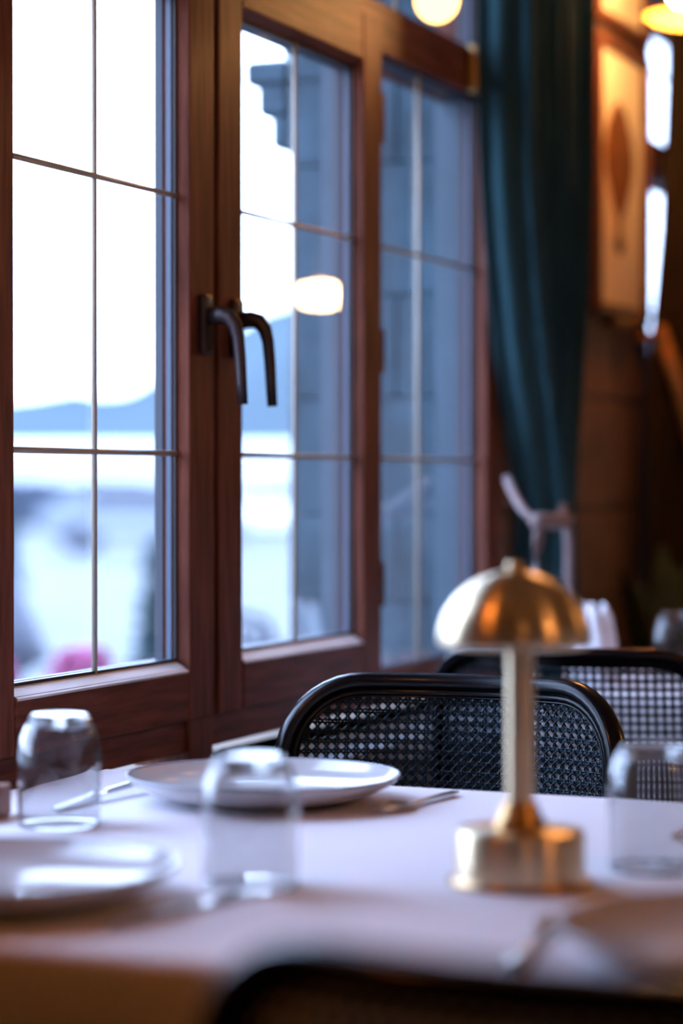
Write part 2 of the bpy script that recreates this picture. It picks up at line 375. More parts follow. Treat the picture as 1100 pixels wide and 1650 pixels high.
# long white building on the far side
b = empty('quay_building', out(-9, 130, GZ), math.radians(22.3), 'long low white building under the blue hills', 'building')
obj('wall', bm_box((-45, 0, 0), (22, 6, 2.75), 0.05), 'white_wall', b)
obj('roof', bm_prism([(-0.6, 2.7), (6.6, 2.7), (6.6, 2.95), (3, 3.35), (-0.6, 2.95)], lambda p, q, t: (t, p, q), -45.5, 22.5), 'white_wall', b)
# dark hedge in front of it
bm = bmesh.new()
for i in range(60):
    x = -36 + i * 0.95
    bm_box((x, -0.5 + 0.2 * R.random(), 0), (x + 0.98, 0.6, 1.42 + 0.14 * R.random()), 0.15, bm, 1)
h = obj('hedge', bm, 'hedge'); h.location = out(-4, 72, GZ); h.rotation_euler[2] = math.radians(22.3)
tag(h, 'low blue-grey hedge running below the white building', 'hedge')
def blob_mesh(n, spread, size, seed, flat=1.0):
    rr = random.Random(seed); bm = bmesh.new()
    for _ in range(n):
        a = rr.random() * 2 * PI; r = math.sqrt(rr.random()); zz = rr.random()
        c = Vector((spread[0] * r * math.cos(a) * (1 - 0.5 * zz), spread[1] * r * math.sin(a) * (1 - 0.5 * zz), spread[2] * zz))
        d = Vector((rr.gauss(0, 1), rr.gauss(0, 1), rr.gauss(0, 1))).normalized(); e = d.orthogonal().normalized(); g2 = d.cross(e)
        s = size * (0.6 + 0.8 * rr.random())
        v = [bm.verts.new(c + e * s), bm.verts.new(c + g2 * s * 0.45 + d * s * .15), bm.verts.new(c - e * s), bm.verts.new(c - g2 * s * 0.45 + d * s * .15)]
        bm.faces.new(v)
    return bm
def shrub(loc, spread, label, seed, flowers=False, n=700, size=0.07):
    s = empty('flowering_shrub' if flowers else 'garden_shrub', loc, 0, label, 'shrub')
    tag(obj('foliage', blob_mesh(n, spread, size, seed), 'shrub', s), kind='stuff')
    obj('stem', bm_tube([(0, 0, -0.08 if flowers and spread[2] < 0.3 else 0), (0.01, 0, spread[2] * 0.3), (0, 0.01, spread[2] * 0.6)], [0.03, 0.025, 0.012], 8), 'pot', s, True)
    if flowers: 
        q = obj('blossoms', blob_mesh(900, (spread[0] * 1.02, spread[1] * 1.02, spread[2]), 0.035, seed + 1), 'petal', s); tag(q, kind='stuff'); q.location.z = 0.06
    return s
def planter(loc, w_, label):
    p = empty('planter_box', loc, math.radians(22.3), label, 'planter')
    obj('trough', bm_prism([(-.14, 0), (.14, 0), (.18, .60), (.15, .60), (.13, .50), (-.13, .50), (-.15, .60), (-.18, .60)], lambda a, q, t: (t, a, q), -w_ / 2, w_ / 2, 0.004), 'planter', p)
    obj('soil', bm_box((-w_ / 2 + .02, -.13, .49), (w_ / 2 - .02, .13, .53)), 'pot', p)
planter(out(-0.93, 8.0, GZ), 1.0, 'zinc planter below the pink flowers outside the nearest sash')
for q, (u, dz, sx) in enumerate(((-1.18, 0, 0.13), (-0.86, 0.02, 0.14), (-0.56, -0.03, 0.11))):
    shrub(out(u, 8.0, GZ + 0.615), (sx, 0.11, 0.15 + dz), ('pink flowers at the left bottom of the nearest sash', 'fullest pink flowers beside the nearest upright glazing bar', 'sparse pink flowers at the right bottom of the nearest sash')[q], 20 + q, True, 350, 0.04)
shrub(out(-1.02, 14, GZ), (0.22, 0.22, 1.05), 'slim teal shrub at the right side of the nearest sash', 31, False, 900, 0.07)
shrub(out(-0.30, 8.5, GZ), (0.16, 0.2, 0.62), 'small pink flower bush low in the middle sash', 33, True, 500, 0.05)
shrub(out(-3.75, 25, GZ), (0.5, 0.5, 1.25), 'blue-green shrub at the left edge of the nearest sash', 34, False, 900, 0.12)
# folded dark parasol / mooring post shapes on the paving
pz = empty('folded_parasol', out(-1.54, 11, GZ), 0, 'dark grey folded parasol at the left edge outside', 'parasol')
obj('pole', bm_lathe([(0, 0), (.02, 0), (.02, 1.05), (0, 1.05)], 12), 'slate', pz, True)
obj('canopy', bm_lathe([(0.02, .50), (.22, .60), (.17, .74), (.10, .90), (0.012, 1.0), (0, 1.0)], 20), 'slate', pz, True)
obj('foot', bm_lathe([(0, 0), (.18, 0), (.18, .05), (.03, .08), (0, .08)], 20), 'slate', pz)
oc = empty('garden_chair', out(-0.36, 9.3, GZ), math.radians(40), 'dark outdoor chair back at the left of the middle sash', 'chair')
for sx in (-.2, .2):
    for sy in (-.2, .2): obj('leg', bm_tube([(sx, sy, 0), (sx * .95, sy * .95, .44)], .014, 8), 'slate', oc, True)
obj('seat', bm_box((-.23, -.22, .43), (.23, .22, .46), .01), 'slate', oc)
obj('backrest', bm_tube([(-.2, .2, .44), (-.21, .24, .7), (-.15, .27, .86), (0, .285, .9), (.15, .27, .86), (.21, .24, .7), (.2, .2, .44)], .02, 8), 'slate', oc, True)
for k in range(7): obj('slat', bm_tube([(-.165 + .055 * k, .21, .45), (-.165 + .055 * k, .275, .86 - .04 * abs(k - 3) / 3)], .022, 6), 'slate', oc, True)
def car(loc, rz, label, m):
    c = empty('parked_car', loc, rz, label, 'car')
    obj('body', bm_prism([(-2, .3), (2, .3), (2.05, .75), (1.2, .85), (.7, 1.35), (-.9, 1.4), (-1.6, .9), (-2, .85)], lambda p, q, t: (p, t, q), -.8, .8, .08), m, c, True)
    for x in (-1.25, 1.25):
        for y in (-.72, .72):
            o = obj('wheel', bm_lathe([(0, -.09), (.31, -.09), (.31, .09), (0, .09)], 20), 'slate', c); o.matrix_local = Matrix.Translation((x, y, .31)) @ Matrix.Rotation(PI / 2, 4, 'X')
    obj('side_window', bm_prism([(-1.2, .92), (1.0, .92), (.62, 1.28), (-.85, 1.31)], lambda p, q, t: (p, t, q), -.83, -.80), 'slate', c)
car(out(-3.9, 48, GZ), math.radians(20), 'pale grey car parked on the paving before the hedge', 'planter')
car(out(-1.6, 60, GZ), math.radians(24), 'white car on the paving beside the dark gap between sashes', 'white_wall')

# ================================================================= TABLES
def cloth_mesh(x0, x1, y0, y1, ztop, drops, rc=0.018, seed=1):
    """draped cloth with rolled edge; drops = (left, front, right, back)"""
    rr = random.Random(seed); per = []
    n = 46
    def side(a, b, nrm, d):
        for k in range(n):
            t = k / n; per.append((a[0] + (b[0] - a[0]) * t, a[1] + (b[1] - a[1]) * t, nrm, d))
    side((x0, y1), (x0, y0), (-1, 0), drops[0]); side((x0, y0), (x1, y0), (0, -1), drops[1])
    side((x1, y0), (x1, y1), (1, 0), drops[2]); side((x1, y1), (x0, y1), (0, 1), drops[3])
    N = len(per); V = []; F = []; c = ((x0 + x1) / 2, (y0 + y1) / 2)
    ph = [rr.random() * 6 for _ in range(4)]
    steps = [('in', 0.6), ('in', 0.3), ('in', 0.06), ('in', 0.0)] + [('arc', a) for a in (.35, .75, 1.15, PI / 2)] + [('drop', q) for q in (.15, .35, .55, .75, .9, 1.0)]
    V.append((c[0], c[1], ztop))
    for kind, q in steps:
        for i, (px, py, nr, d) in enumerate(per):
            j0 = per[(i - 3) % N]; j1 = per[(i + 3) % N]
            nx = sum(per[(i + k) % N][2][0] for k in range(-3, 4)); ny = sum(per[(i + k) % N][2][1] for k in range(-3, 4)); L = math.hypot(nx, ny); nx /= L; ny /= L
            dd = sum(per[(i + k) % N][3] for k in range(-2, 3)) / 5
            if kind == 'in': V.append((px + (c[0] - px) * q - nx * rc * (1 - q), py + (c[1] - py) * q - ny * rc * (1 - q), ztop))
            elif kind == 'arc': V.append((px - nx * rc * (1 - math.sin(q)), py - ny * rc * (1 - math.sin(q)), ztop - rc * (1 - math.cos(q))))
            else:
                dr = max(0.0, dd - rc)
                wv = (0.5 + 0.5 * math.sin(i * 0.55 + ph[0]) + 0.35 * math.sin(i * 0.23 + ph[1])) * 0.02 * q * min(1, dr / 0.15)
                V.append((px + nx * (wv), py + ny * (wv), ztop - rc - dr * q))
    S = len(steps)
    for i in range(N):
        i2 = (i + 1) % N
        F.append((0, 1 + i, 1 + i2))
        for s in range(S - 1): F.append((1 + s * N + i, 1 + (s + 1) * N + i, 1 + (s + 1) * N + i2, 1 + s * N + i2))
    return (V, [], F)
TZ = 0.75
def make_table(name, x0, x1, y0, y1, loc, rz, label, clabel, drops, seed, legs):
    t = empty(name, loc, rz, label, 'table')
    obj('tabletop', bm_box((x0, y0, TZ - 0.030), (x1, y1, TZ - 0.003), 0.006), 'floor', t)
    if legs:
        for xx in (x0 + .10, x1 - .055):
            for yy in (y0 + .1, y1 - .1): obj('leg', bm_box((xx - .03, yy - .03, 0), (xx + .03, yy + .03, TZ - 0.03), .004), 'floor', t)
    else:
        obj('pedestal', bm_lathe([(0, 0), (.26, 0), (.26, .02), (.06, .05), (.045, .12), (.045, .66), (.10, TZ - .03), (0, TZ - .03)], 32, center=((x0 + x1) / 2, (y0 + y1) / 2, 0)), 'floor', t, True)
    c = obj('tablecloth', cloth_mesh(x0 - .004, x1 + .004, y0 - .004, y1 + .004, TZ, drops, 0.014, seed), 'cloth', None, True)
    c.location = loc; c.rotation_euler = (0, 0, rz)
    md = c.modifiers.new('thick', 'SOLIDIFY'); md.thickness = 0.0015; md.offset = -1
    tag(c, clabel, 'tablecloth')
    return t
# origin of table one = its far corner beside the window
T_ROT = math.radians(-2.2)
make_table('dining_table', 0.0, 1.48, -1.05, 0.0, (-1.447, 2.730, 0), T_ROT, 'white-clothed dining table with the brass lamp by the window', 'white tablecloth under the brass lamp, plates and tumblers', (0.036, 0.26, 0.26, 0.22), 3, True)
make_table('dining_table', 0.0, 1.25, -0.92, 0.0, (-1.27, 4.90, 0), 0, 'farther dining table behind the two cane chairs', 'white tablecloth glimpsed through the farther cane chair back', (0.18, 0.24, 0.24, 0.22), 5, False)

# ================================================================= CHAIRS
BW, BT, BB, RAD = 0.478, 0.860, 0.505, 0.40
TILT = math.radians(7)
def back_pt(a, b, d=0.0):
    """a: arc length from the middle, b: height up the back plane from BB, d: offset towards the sitter"""
    th = a / RAD; r = RAD - d
    x = r * math.sin(th); yy = RAD - r * math.cos(th)      # ends come forward (-y)
    y = -yy
    zz = b
    return Vector((x, y + zz * math.sin(TILT), BB + zz * math.cos(TILT)))
HB = (BT - BB) / math.cos(TILT)
HA = RAD * math.asin(BW / 2 / RAD)       # half arc length
OUT = rrect(-HA, HA, 0, HB, (0.07, 0.07, 0.115, 0.115), 10)
def densify(pts, step):
    o = []
    for i, p in enumerate(pts):
        q = pts[(i + 1) % len(pts)]; L = math.hypot(q[0] - p[0], q[1] - p[1]); k = max(1, int(L / step))
        for j in range(k): o.append((p[0] + (q[0] - p[0]) * j / k, p[1] + (q[1] - p[1]) * j / k))
    return o
def loop_sweep(pts2, section):
    """sweep a section (inward offset w, depth d) round a closed outline on the curved back"""
    bm = bmesh.new(); N = len(pts2); rings = []
    for i, p in enumerate(pts2):
        a = pts2[(i - 1) % N]; b = pts2[(i + 1) % N]; tx, ty = b[0] - a[0], b[1] - a[1]; L = math.hypot(tx, ty) or 1
        nx, ny = -ty / L, tx / L          # inward for a counter-clockwise outline
        rings.append([bm.verts.new(back_pt(p[0] + nx * w_, p[1] + ny * w_, d_)) for w_, d_ in section])
    n = len(section)
    for i in range(N):
        A, B = rings[i], rings[(i + 1) % N]
        for k in range(n): bm.faces.new((A[k], A[(k + 1) % n], B[(k + 1) % n], B[k]))
    return bm
def ell(cx, cy2, rx, ry, n=14, p=2.6):
    o = []
    for k in range(n):
        a = 2 * PI * k / n; ca, sa = math.cos(a), math.sin(a)
        o.append((cx + rx * abs(ca) ** (2 / p) * (1 if ca > 0 else -1), cy2 + ry * abs(sa) ** (2 / p) * (1 if sa > 0 else -1)))
    return o
def inside(a, b, inset):
    hw = HA - inset; y0, y1 = inset, HB - inset; r = 0.115 - inset; rb = 0.07 - inset
    if abs(a) > hw or b < y0 or b > y1: return False
    if b > y1 - r and abs(a) > hw - r: return math.hypot(abs(a) - hw + r, b - y1 + r) < r
    if b < y0 + rb and abs(a) > hw - rb: return math.hypot(abs(a) - hw + rb, b - y0 - rb) < rb
    return True
def cane_mesh(inset=0.030, P=0.0133):
    V, F = [], []
    def strand(f, t0, t1, step, w_, th, hfun):
        run = []; n = int((t1 - t0) / step) + 1
        def flush():
            if len(run) < 2: return
            base = len(V)
            for k, (a, b, hh) in enumerate(run):
                a0, b0, _ = run[max(0, k - 1)]; a1, b1, _ = run[min(len(run) - 1, k + 1)]
                L = math.hypot(a1 - a0, b1 - b0) or 1; nx, ny = -(b1 - b0) / L, (a1 - a0) / L
                for sx, sh in ((1, 0), (0, 1), (-1, 0), (0, -1)):
                    V.append(back_pt(a + nx * sx * w_, b + ny * sx * w_, hh + sh * th))
            for k in range(len(run) - 1):
                for s in range(4):
                    F.append((base + k * 4 + s, base + k * 4 + (s + 1) % 4, base + (k + 1) * 4 + (s + 1) % 4, base + (k + 1) * 4 + s))
        for k in range(n + 1):
            t = t0 + k * step; a, b = f(t)
            if inside(a, b, inset): run.append((a, b, hfun(t)))
            else: flush(); run.clear()
        flush()
    nx = int(HA / P) + 2; ny = int(HB / P) + 2
    for i in range(-nx, nx + 1):
        for s in (-1, 1): strand(lambda t, c=i * P + s * 0.00155: (c, t), 0, HB, P / 2, 0.00125, 0.0007, lambda t, i=i, s=s: 0.0009 * math.cos(PI * (t / P) + (0 if s > 0 else PI)))
    for j in range(0, ny + 1):
        for s in (-1, 1): strand(lambda t, c=j * P + s * 0.00155: (t, c), -HA, HA, P / 2, 0.00125, 0.0007, lambda t, j=j, s=s: 0.0009 * math.cos(PI * ((t + HA) / P) + (0 if s > 0 else PI)))
    for k in range(-nx - ny, nx + ny + 1):
        c = (k + 0.5) * P
        strand(lambda t, c=c: (t, t - c), -HA, HA, P / 4, 0.0014, 0.0008, lambda t, c=c: 0.0022 * math.sin(2 * PI * t / P + 0.8))
        strand(lambda t, c=c: (t, c - t), -HA, HA, P / 4, 0.0014, 0.0008, lambda t, c=c: 0.0022 * math.sin(2 * PI * t / P + 0.8 + PI))
    return (V, [], F)
def make_chair(label):
    t = empty('cane_chair', (0, 0, 0), 0, label, 'chair', 'black cane dining chairs')
    ol = densify(OUT, 0.012)
    obj('back_frame', loop_sweep(ol, ell(0.0115, 0.0, 0.0115, 0.015)), 'lacquer', t, True)
    obj('inner_band', loop_sweep(ol, ell(0.0255, 0.004, 0.0045, 0.004, 10)), 'lacquer', t, True)
    obj('spline', loop_sweep(ol, ell(0.0315, 0.004, 0.0018, 0.0025, 8)), 'lacquer', t, True)
    tag(obj('cane_panel', cane_mesh(), 'cane', t, True), kind='stuff')
    so = rrect(-.225, .225, -.46, -.02, (.07, .07, .05, .05), 8)
    so_in = rrect(-.185, .185, -.42, -.06, (.05, .05, .03, .03), 8)
    bm = bmesh.new(); rg = []
    for pts, zz in ((so_in, .445), (so_in, .47), (so, .47), (so, .445)): rg.append([bm.verts.new((x, y, zz)) for x, y in pts])
    for A, B in zip(rg, rg[1:] + rg[:1]):
        for k in range(len(A)): bm.faces.new((A[k], A[(k + 1) % len(A)], B[(k + 1) % len(A)], B[k]))
    obj('seat_frame', bm, 'lacquer', t)
    bm = bmesh.new(); f = bm.faces.new([bm.verts.new((x, y, .462)) for x, y in so_in]); bmesh.ops.solidify(bm, geom=[f], thickness=.004)
    obj('seat', bm, 'cane', t)
    for s in (-1, 1):
        e = back_pt(s * (HA - .03), .012)
        obj('leg', bm_tube([(s * .20, -.42, 0), (s * .20, -.42, .2), (s * .20, -.42, .447)], [.012, .014, .016], 12), 'lacquer', t, True)
        obj('leg', bm_tube([(s * .205, .06, 0), (s * .205, 0, .25), (s * .205, -.035, .447), (e.x, e.y, e.z)], [.012, .014, .016, .014], 12), 'lacquer', t, True)
        obj('stretcher', bm_tube([(s * .20, -.42, .2), (s * .205, .01, .2)], .008, 8), 'lacquer', t, True)
    return t
ch1 = make_chair('sharp black cane chair just behind the brass lamp, across the table')
ch1.location = (-1.062, 2.985, 0); ch1.rotation_euler = (0, 0, math.radians(0))
dup(ch1, (-1.104, 3.620, 0), PI, 'black cane chair seen from behind, partly hidden by the brass dome')
dup(ch1, (-0.386, 1.262, 0), PI, 'blurred black chair back along the bottom edge, nearest the camera')

# ================================================================= TABLE LAMP
L = empty('table_lamp', (-0.682, 2.090, TZ + .001), 0, 'brushed brass mushroom lamp standing on the white tablecloth', 'lamp')
bs = obj('base', bm_lathe([(0, 0), (.061, 0), (.062, .003), (.059, .005), (.059, .046), (.0575, .049), (.050, .050), (.022, .051), (0, .051)], 72), 'brass', L, True)
obj('base_lip', bm_lathe([(.060, .0), (.065, 0), (.066, .002), (.065, .004), (.060, .004), (.060, 0)], 72), 'brass_dark', bs, True)
obj('collar', bm_lathe([(0, .05), (.024, .05), (.024, .055), (.020, .062), (.0165, .070), (.015, .074), (0, .074)], 48), 'brass_dark', L, True)
obj('pole', bm_lathe([(0, .07), (.0125, .07), (.0125, .262), (0, .262)], 48), 'brass', L, True)
dm = [(.0695, .217)] + [(.0705 * math.cos(a), .220 + .064 * math.sin(a)) for a in [i * PI / 2 / 14 for i in range(15)]]
dm[-1] = (0.0, dm[-1][1])
din = [(r * .97, z - .0015) for r, z in dm[::-1]]
din[0] = (0, din[0][1]); 
obj('dome_shade', bm_lathe(dm + din + [dm[0]], 72), 'brass', L, True)
obj('knob', bm_lathe([(0, .284), (.007, .284), (.008, .287), (.007, .291), (0, .292)], 24), 'brass', L, True)
for o in L.children:
    if o.name.startswith(('base', 'pole', 'collar')):
        md = o.modifiers.new('edge', 'EDGE_SPLIT'); md.split_angle = math.radians(35)
for o in bs.children: o.modifiers.new('edge', 'EDGE_SPLIT')

for o in L.children:
    if o.name.startswith(('dome', 'knob')): o.location = (-0.0045, -0.002, 0)

# ================================================================= TABLEWARE
def make_tumbler(label, loc):
    t = empty('tumbler', loc, 0, label, 'glass', 'upturned tumblers')
    Hh = .118
    wall_out = [(.0425, 0), (.0435, .004), (.0440, .03), (.0442, .06), (.0438, .078), (.0415, .094), (.0370, .106), (.0325, .1135)]
    wall_in = [(r - .0018, z) for r, z in wall_out[::-1]]
    obj('wall', bm_lathe(wall_out + wall_in + [wall_out[0]], 56), 'tumbler', t, True)
    obj('base', bm_lathe([(0, .103), (.026, .1035), (.031, .106), (.0322, .1120), (.0315, .1165), (.029, Hh), (.024, .1172), (0, .1168)], 56), 'thick', t, True)
    return t
g1 = make_tumbler('upturned tumbler at the left, in front of the nearest sash', (-1.252, 2.262, TZ + .0005))
dup(g1, (-0.903, 1.985, TZ + .0005), None, 'upturned tumbler in front of the far plate, left of the brass lamp')
dup(g1, (-0.590, 2.215, TZ + .0005), None, 'upturned tumbler right of the brass lamp, at the right edge')
dup(g1, (-1.148, 4.445, TZ + .0005), None, 'small far tumbler above the farther cane chair, at the right edge')
def make_plate(label, loc):
    p = empty('dinner_plate', loc, 0, label, 'plate', 'cream dinner plates')
    prof = [(0, .006), (.055, .006), (.095, .008), (.125, .014), (.145, .0235), (.1535, .0305), (.1555, .0315), (.1565, .030), (.150, .0225), (.128, .011), (.098, .004), (.080, .0), (.075, 0), (.072, .003), (0, .003)]
    obj('dish', bm_lathe(prof, 80), 'china', p, True)
    obj('rim', bm_lathe([(.1540, .0312), (.1556, .0324), (.1574, .0312), (.1565, .0295), (.1540, .0312)], 80), 'china_rim', p, True)
    return p
p1 = make_plate('far cream plate in front of the sharp cane chair', (-1.128, 2.515, TZ + .001))
dup(p1, (-1.075, 1.835, TZ + .001), None, 'near cream plate cut by the left edge')
dup(p1, (-0.392, 1.795, TZ + .001), None, 'near cream plate cut by the right edge, in front of the lamp')
def make_knife(label, loc, rz):
    k = empty('table_knife', (loc[0], loc[1], loc[2] + .003), rz, label, 'knife', 'steel table knives')
    hp = [(-.0045, -.105), (.0045, -.105), (.0055, -.06), (.0040, -.005), (-.0040, -.005), (-.0055, -.06)]
    obj('handle', bm_prism(hp, lambda p, q, t: (p, q, t), .0, .006, .0018), 'steel', k, True)
    bp = [(-.0045, -.006), (.0035, -.006), (.0065, .0), (.0085, .03), (.0090, .07), (.0060, .098), (.0, .108), (-.0055, .108), (-.0055, .0)]
    obj('blade', bm_prism(bp, lambda p, q, t: (p, q, t), .0015, .0032), 'steel', k)
    return k
def make_fork(label, loc, rz):
    k = empty('table_fork', loc, rz, label, 'fork', 'steel table forks')
    hp = [(-.0055, -.10), (.0055, -.10), (.006, -.07), (.0032, -.01), (.003, .02), (-.003, .02), (-.0032, -.01), (-.006, -.07)]
    obj('handle', bm_prism(hp, lambda p, q, t: (p, q, t), .002, .0048, .001), 'steel', k, True)
    obj('head', bm_prism([(-.003, .018), (.003, .018), (.008, .030), (.011, .042), (.0115, .052), (-.0115, .052), (-.011, .042), (-.008, .030)], lambda p, q, t: (p, q, t + .006 * math.sin((q - .018) / .034 * 1.6)), .002, .0042), 'steel', k)
    for x in (-.0095, -.0032, .0032, .0095):
        obj('tine', bm_tube([(x, .051, .009), (x, .07, .007), (x, .085, .005), (x * .97, .098, .006)], [.0018, .0016, .0014, .0008], 6), 'steel', k, True)
    return k
k1 = make_knife('bright knife lying beside the left tumbler', (-1.300, 2.455, TZ + .001), math.radians(176))
dup(k1, (-0.900, 1.850, TZ + .001), math.radians(-10), 'blurred knife right of the near left plate')
dup(k1, (-0.612, 2.505, TZ + .001), math.radians(178), 'knife end at the right edge behind the right tumbler')
k1.rotation_euler = (math.radians(-3.0), 0, math.radians(176)); k1.location.z = TZ + .007
f1 = make_fork('dark fork on the cloth right of the far plate', (-0.952, 2.550, TZ + .001), math.radians(175))
dup(f1, (-0.580, 1.825, TZ + .001), math.radians(6), 'warm glinting fork left of the near right plate')
# wooden card holder at the left edge
cb = empty('card_holder', (-1.362, 2.271, TZ + .001), math.radians(10), 'reddish wooden block at the left edge beside the tumbler', 'card holder')
obj('block', bm_prism([(-.035, 0), (.035, 0), (.035, .034), (.004, .034), (.003, .022), (-.003, .022), (-.004, .034), (-.035, .034)], lambda p, q, t: (t, p, q), -.03, .03, .0015), 'block_wood', cb)
# folded napkin on the farther table
V, F = [], []
n = 28
for k, (r, zz) in enumerate(((.040, 0), (.039, .04), (.036, .08), (.030, .115), (.020, .135))):
    for i in range(n):
        a = 2 * PI * i / n; rr2 = r * (1 + 0.16 * math.sin(5 * a + k * .3)) ; V.append((rr2 * math.cos(a), rr2 * 0.7 * math.sin(a), zz + (0.012 * math.sin(3 * a) if k > 2 else 0)))
for k in range(4):
    for i in range(n): F.append((k * n + i, k * n + (i + 1) % n, (k + 1) * n + (i + 1) % n, (k + 1) * n + i))
nk = obj('folded_napkin', (V, [], F), 'napkin', None, True); nk.location = (-1.236, 4.215, TZ + .001)
nk.modifiers.new('thick', 'SOLIDIFY').thickness = .002
tag(nk, 'white folded napkin standing right of the brass dome', 'napkin')

tl_ = empty('tea_light', (-1.06, 4.59, TZ + .001), 0, 'small lit tea light on the farther table, mirrored in the middle sash', 'candle')
obj('cup', bm_lathe([(0, 0), (.026, 0), (.030, .004), (.033, .055), (.031, .055), (.028, .006), (0, .005)], 28), 'thick', tl_, True)
obj('wax', bm_lathe([(0, .007), (.022, .007), (.022, .022), (0, .021)], 24), 'napkin', tl_, True)
obj('flame', bm_lathe([(0, .024), (.004, .028), (.0055, .036), (.003, .048), (0, .058)], 14), 'bulb', tl_, True)

# ================================================================= CURTAINS
def curtain(name, label, m, yl, yr, zt, zb, folds, amp, xc, seed, sweep=None, rows=60, cols=220):
    rr = random.Random(seed); V, F = [], []; ph = rr.random() * 6
    for j in range(rows + 1):
        t = j / rows; z = zt + (zb - zt) * t; a, b = yl(z), yr(z)
        sq = (b - a) / (yr(zt) - yl(zt))
        for i in range(cols + 1):
            s = i / cols
            am = amp * (0.75 + 0.25 * math.sin(3.1 * s * folds + ph))
            if sweep and s < 0.25:        # leading edge: turns out from the wall, facing along the window
                q = s / 0.25
                V.append((-1.482 + sweep * q, a + 0.035 * q + 0.012 * math.sin(q * 2 * PI * 1.5), z))
                continue
            ss = (s - 0.25) / 0.75 if sweep else s
            a2 = a + 0.035 if sweep else a; fade = min(1.0, ss * 8) if sweep else 1.0
            wob = math.sin(2 * PI * folds * ss + (0 if sweep else ph) + 0.4 * math.sin(7 * ss))
            wob2 = math.cos(2 * PI * folds * ss + (0 if sweep else ph) + 0.4 * math.sin(7 * ss))
            x0 = -1.482 + sweep if sweep else xc
            V.append((x0 + am * wob * fade, a2 + (b - a2) * ss + 0.010 * wob2 * fade, z))
    for j in range(rows):
        for i in range(cols): F.append((j * (cols + 1) + i, j * (cols + 1) + i + 1, (j + 1) * (cols + 1) + i + 1, (j + 1) * (cols + 1) + i))
    e = empty(name, (0, 0, 0), 0, label, 'curtain')
    o = obj('drape', (V, [], F), m, e, True); md = o.modifiers.new('thick', 'SOLIDIFY'); md.thickness = 0.004
    obj('heading', bm_box((xc - (.03 if sweep else amp + .006), yl(zt) - .01, zt - .06), (xc + amp + .006, yr(zt) + .01, zt), .01), m, e)
    return e
def lerp_pts(pts):
    def f(z):
        if z >= pts[0][0]: return pts[0][1]
        for (z0, v0), (z1, v1) in zip(pts, pts[1:]):
            if z >= z1:
                t = (z - z0) / (z1 - z0); t = t * t * (3 - 2 * t) if False else t
                return v0 + (v1 - v0) * t
        return pts[-1][1]
    return f
CX = -1.440
cl = lerp_pts([(2.60, 4.265), (1.95, 4.278), (1.71, 4.289), (1.51, 4.331), (1.365, 4.379), (1.20, 4.45), (1.09, 4.49), (1.05, 4.50), (0.95, 4.49), (0.02, 4.45)])
cr = lerp_pts([(2.60, 4.73), (1.72, 4.722), (1.47, 4.68), (1.276, 4.63), (1.15, 4.59), (1.05, 4.57), (0.95, 4.59), (0.02, 4.62)])
curtain('window_curtain', 'dark teal curtain gathered by a pale cord beside the window', 'velvet', cl, cr, 2.60, 0.02, 6.5, 0.021, CX, 11, 0.088)
cl2 = lerp_pts([(2.60, 5.53), (2.05, 5.50), (1.70, 5.45), (1.40, 5.35), (1.25, 5.33), (0.02, 5.33)])
cr2 = lerp_pts([(2.60, 6.25), (2.05, 6.2), (1.40, 5.95), (1.15, 5.85), (0.02, 5.9)])
curtain('window_curtain', 'brown curtain at the right edge behind the gold cord', 'brown_velvet', cl2, cr2, 2.60, 0.02, 9, 0.020, -1.430, 12)
rod = empty('curtain_rod', (CX, 0, 2.625), 0, 'dark curtain rod above the window', 'curtain rod')
obj('rod', bm_tube([(0, 1.2, 0), (0, 6.6, 0)], .014, 14), 'cable', rod, True)
for y in (1.2, 6.6): obj('finial', bm_lathe([(0, -.03), (.02, -.02), (.028, 0), (.02, .02), (0, .03)], 16, center=(0, y, 0)), 'cable', rod, True)
for y in (1.4, 4.9, 6.4): obj('bracket', bm_box((XW - CX, y - .012, -.012), (0, y + .012, .012), .003), 'cable', rod)
# pale cord tieback: loop round the gathered curtain, band, two hanging strands
tb = empty('curtain_tieback', (-1.362, 4.335, 1.045), 0, 'pale pink cord looped round the teal curtain', 'tieback')
lp = [(-.085, .02, .075), (-.065, -.015, .055), (-.040, -.050, .030), (-.018, -.075, .012), (0, -.09, 0), (.006, 0, -.004), (0, .09, 0), (-.012, .14, .010), (-.030, .20, .022), (-.055, .28, .040), (-.078, .36, .056)]
obj('loop', bm_tube(lp, .0085, 10), 'rope', tb, True)
obj('band', bm_tube([(.010, -.10, -.002), (.014, -.03, -.004), (.014, .03, -.004), (.010, .092, -.002)], .015, 12), 'rope', tb, True)
for s in (-1, 1):
    obj('strand', bm_tube([(.012, s * .085, -.010), (.014, s * .098 - .005, -.045), (.014, s * .104 - .012, -.10), (.014, s * .106 - .014, -.28)], .0095, 10), 'rope', tb, True)
    obj('tassel', bm_lathe([(0, 0), (.012, -.005), (.014, -.03), (.022, -.10), (0, -.10)], 14, center=(.014, s * .106 - .014, -.28)), 'rope', tb, True)
# gold strap and knob on the second curtain
gs = empty('curtain_holdback', (XW, 5.40, 1.447), 0, 'gold knob with a cord sloping down across the brown curtain', 'holdback')
obj('knob', bm_tube([(.008, 0, 0), (.04, 0, 0), (.055, 0, 0), (.062, 0, 0), (.084, 0, 0), (.092, 0, 0)], [.010, .010, .012, .027, .027, .010], 18), 'gold_cord', gs, True)
obj('strap', bm_tube([(.078, 0.0, -.01), (.096, .01, -.06), (.106, .05, -.13), (.110, .11, -.20), (.112, .20, -.27), (.112, .32, -.31), (.105, .44, -.31)], .014, 10, sy=1.4), 'gold_cord', gs, True)

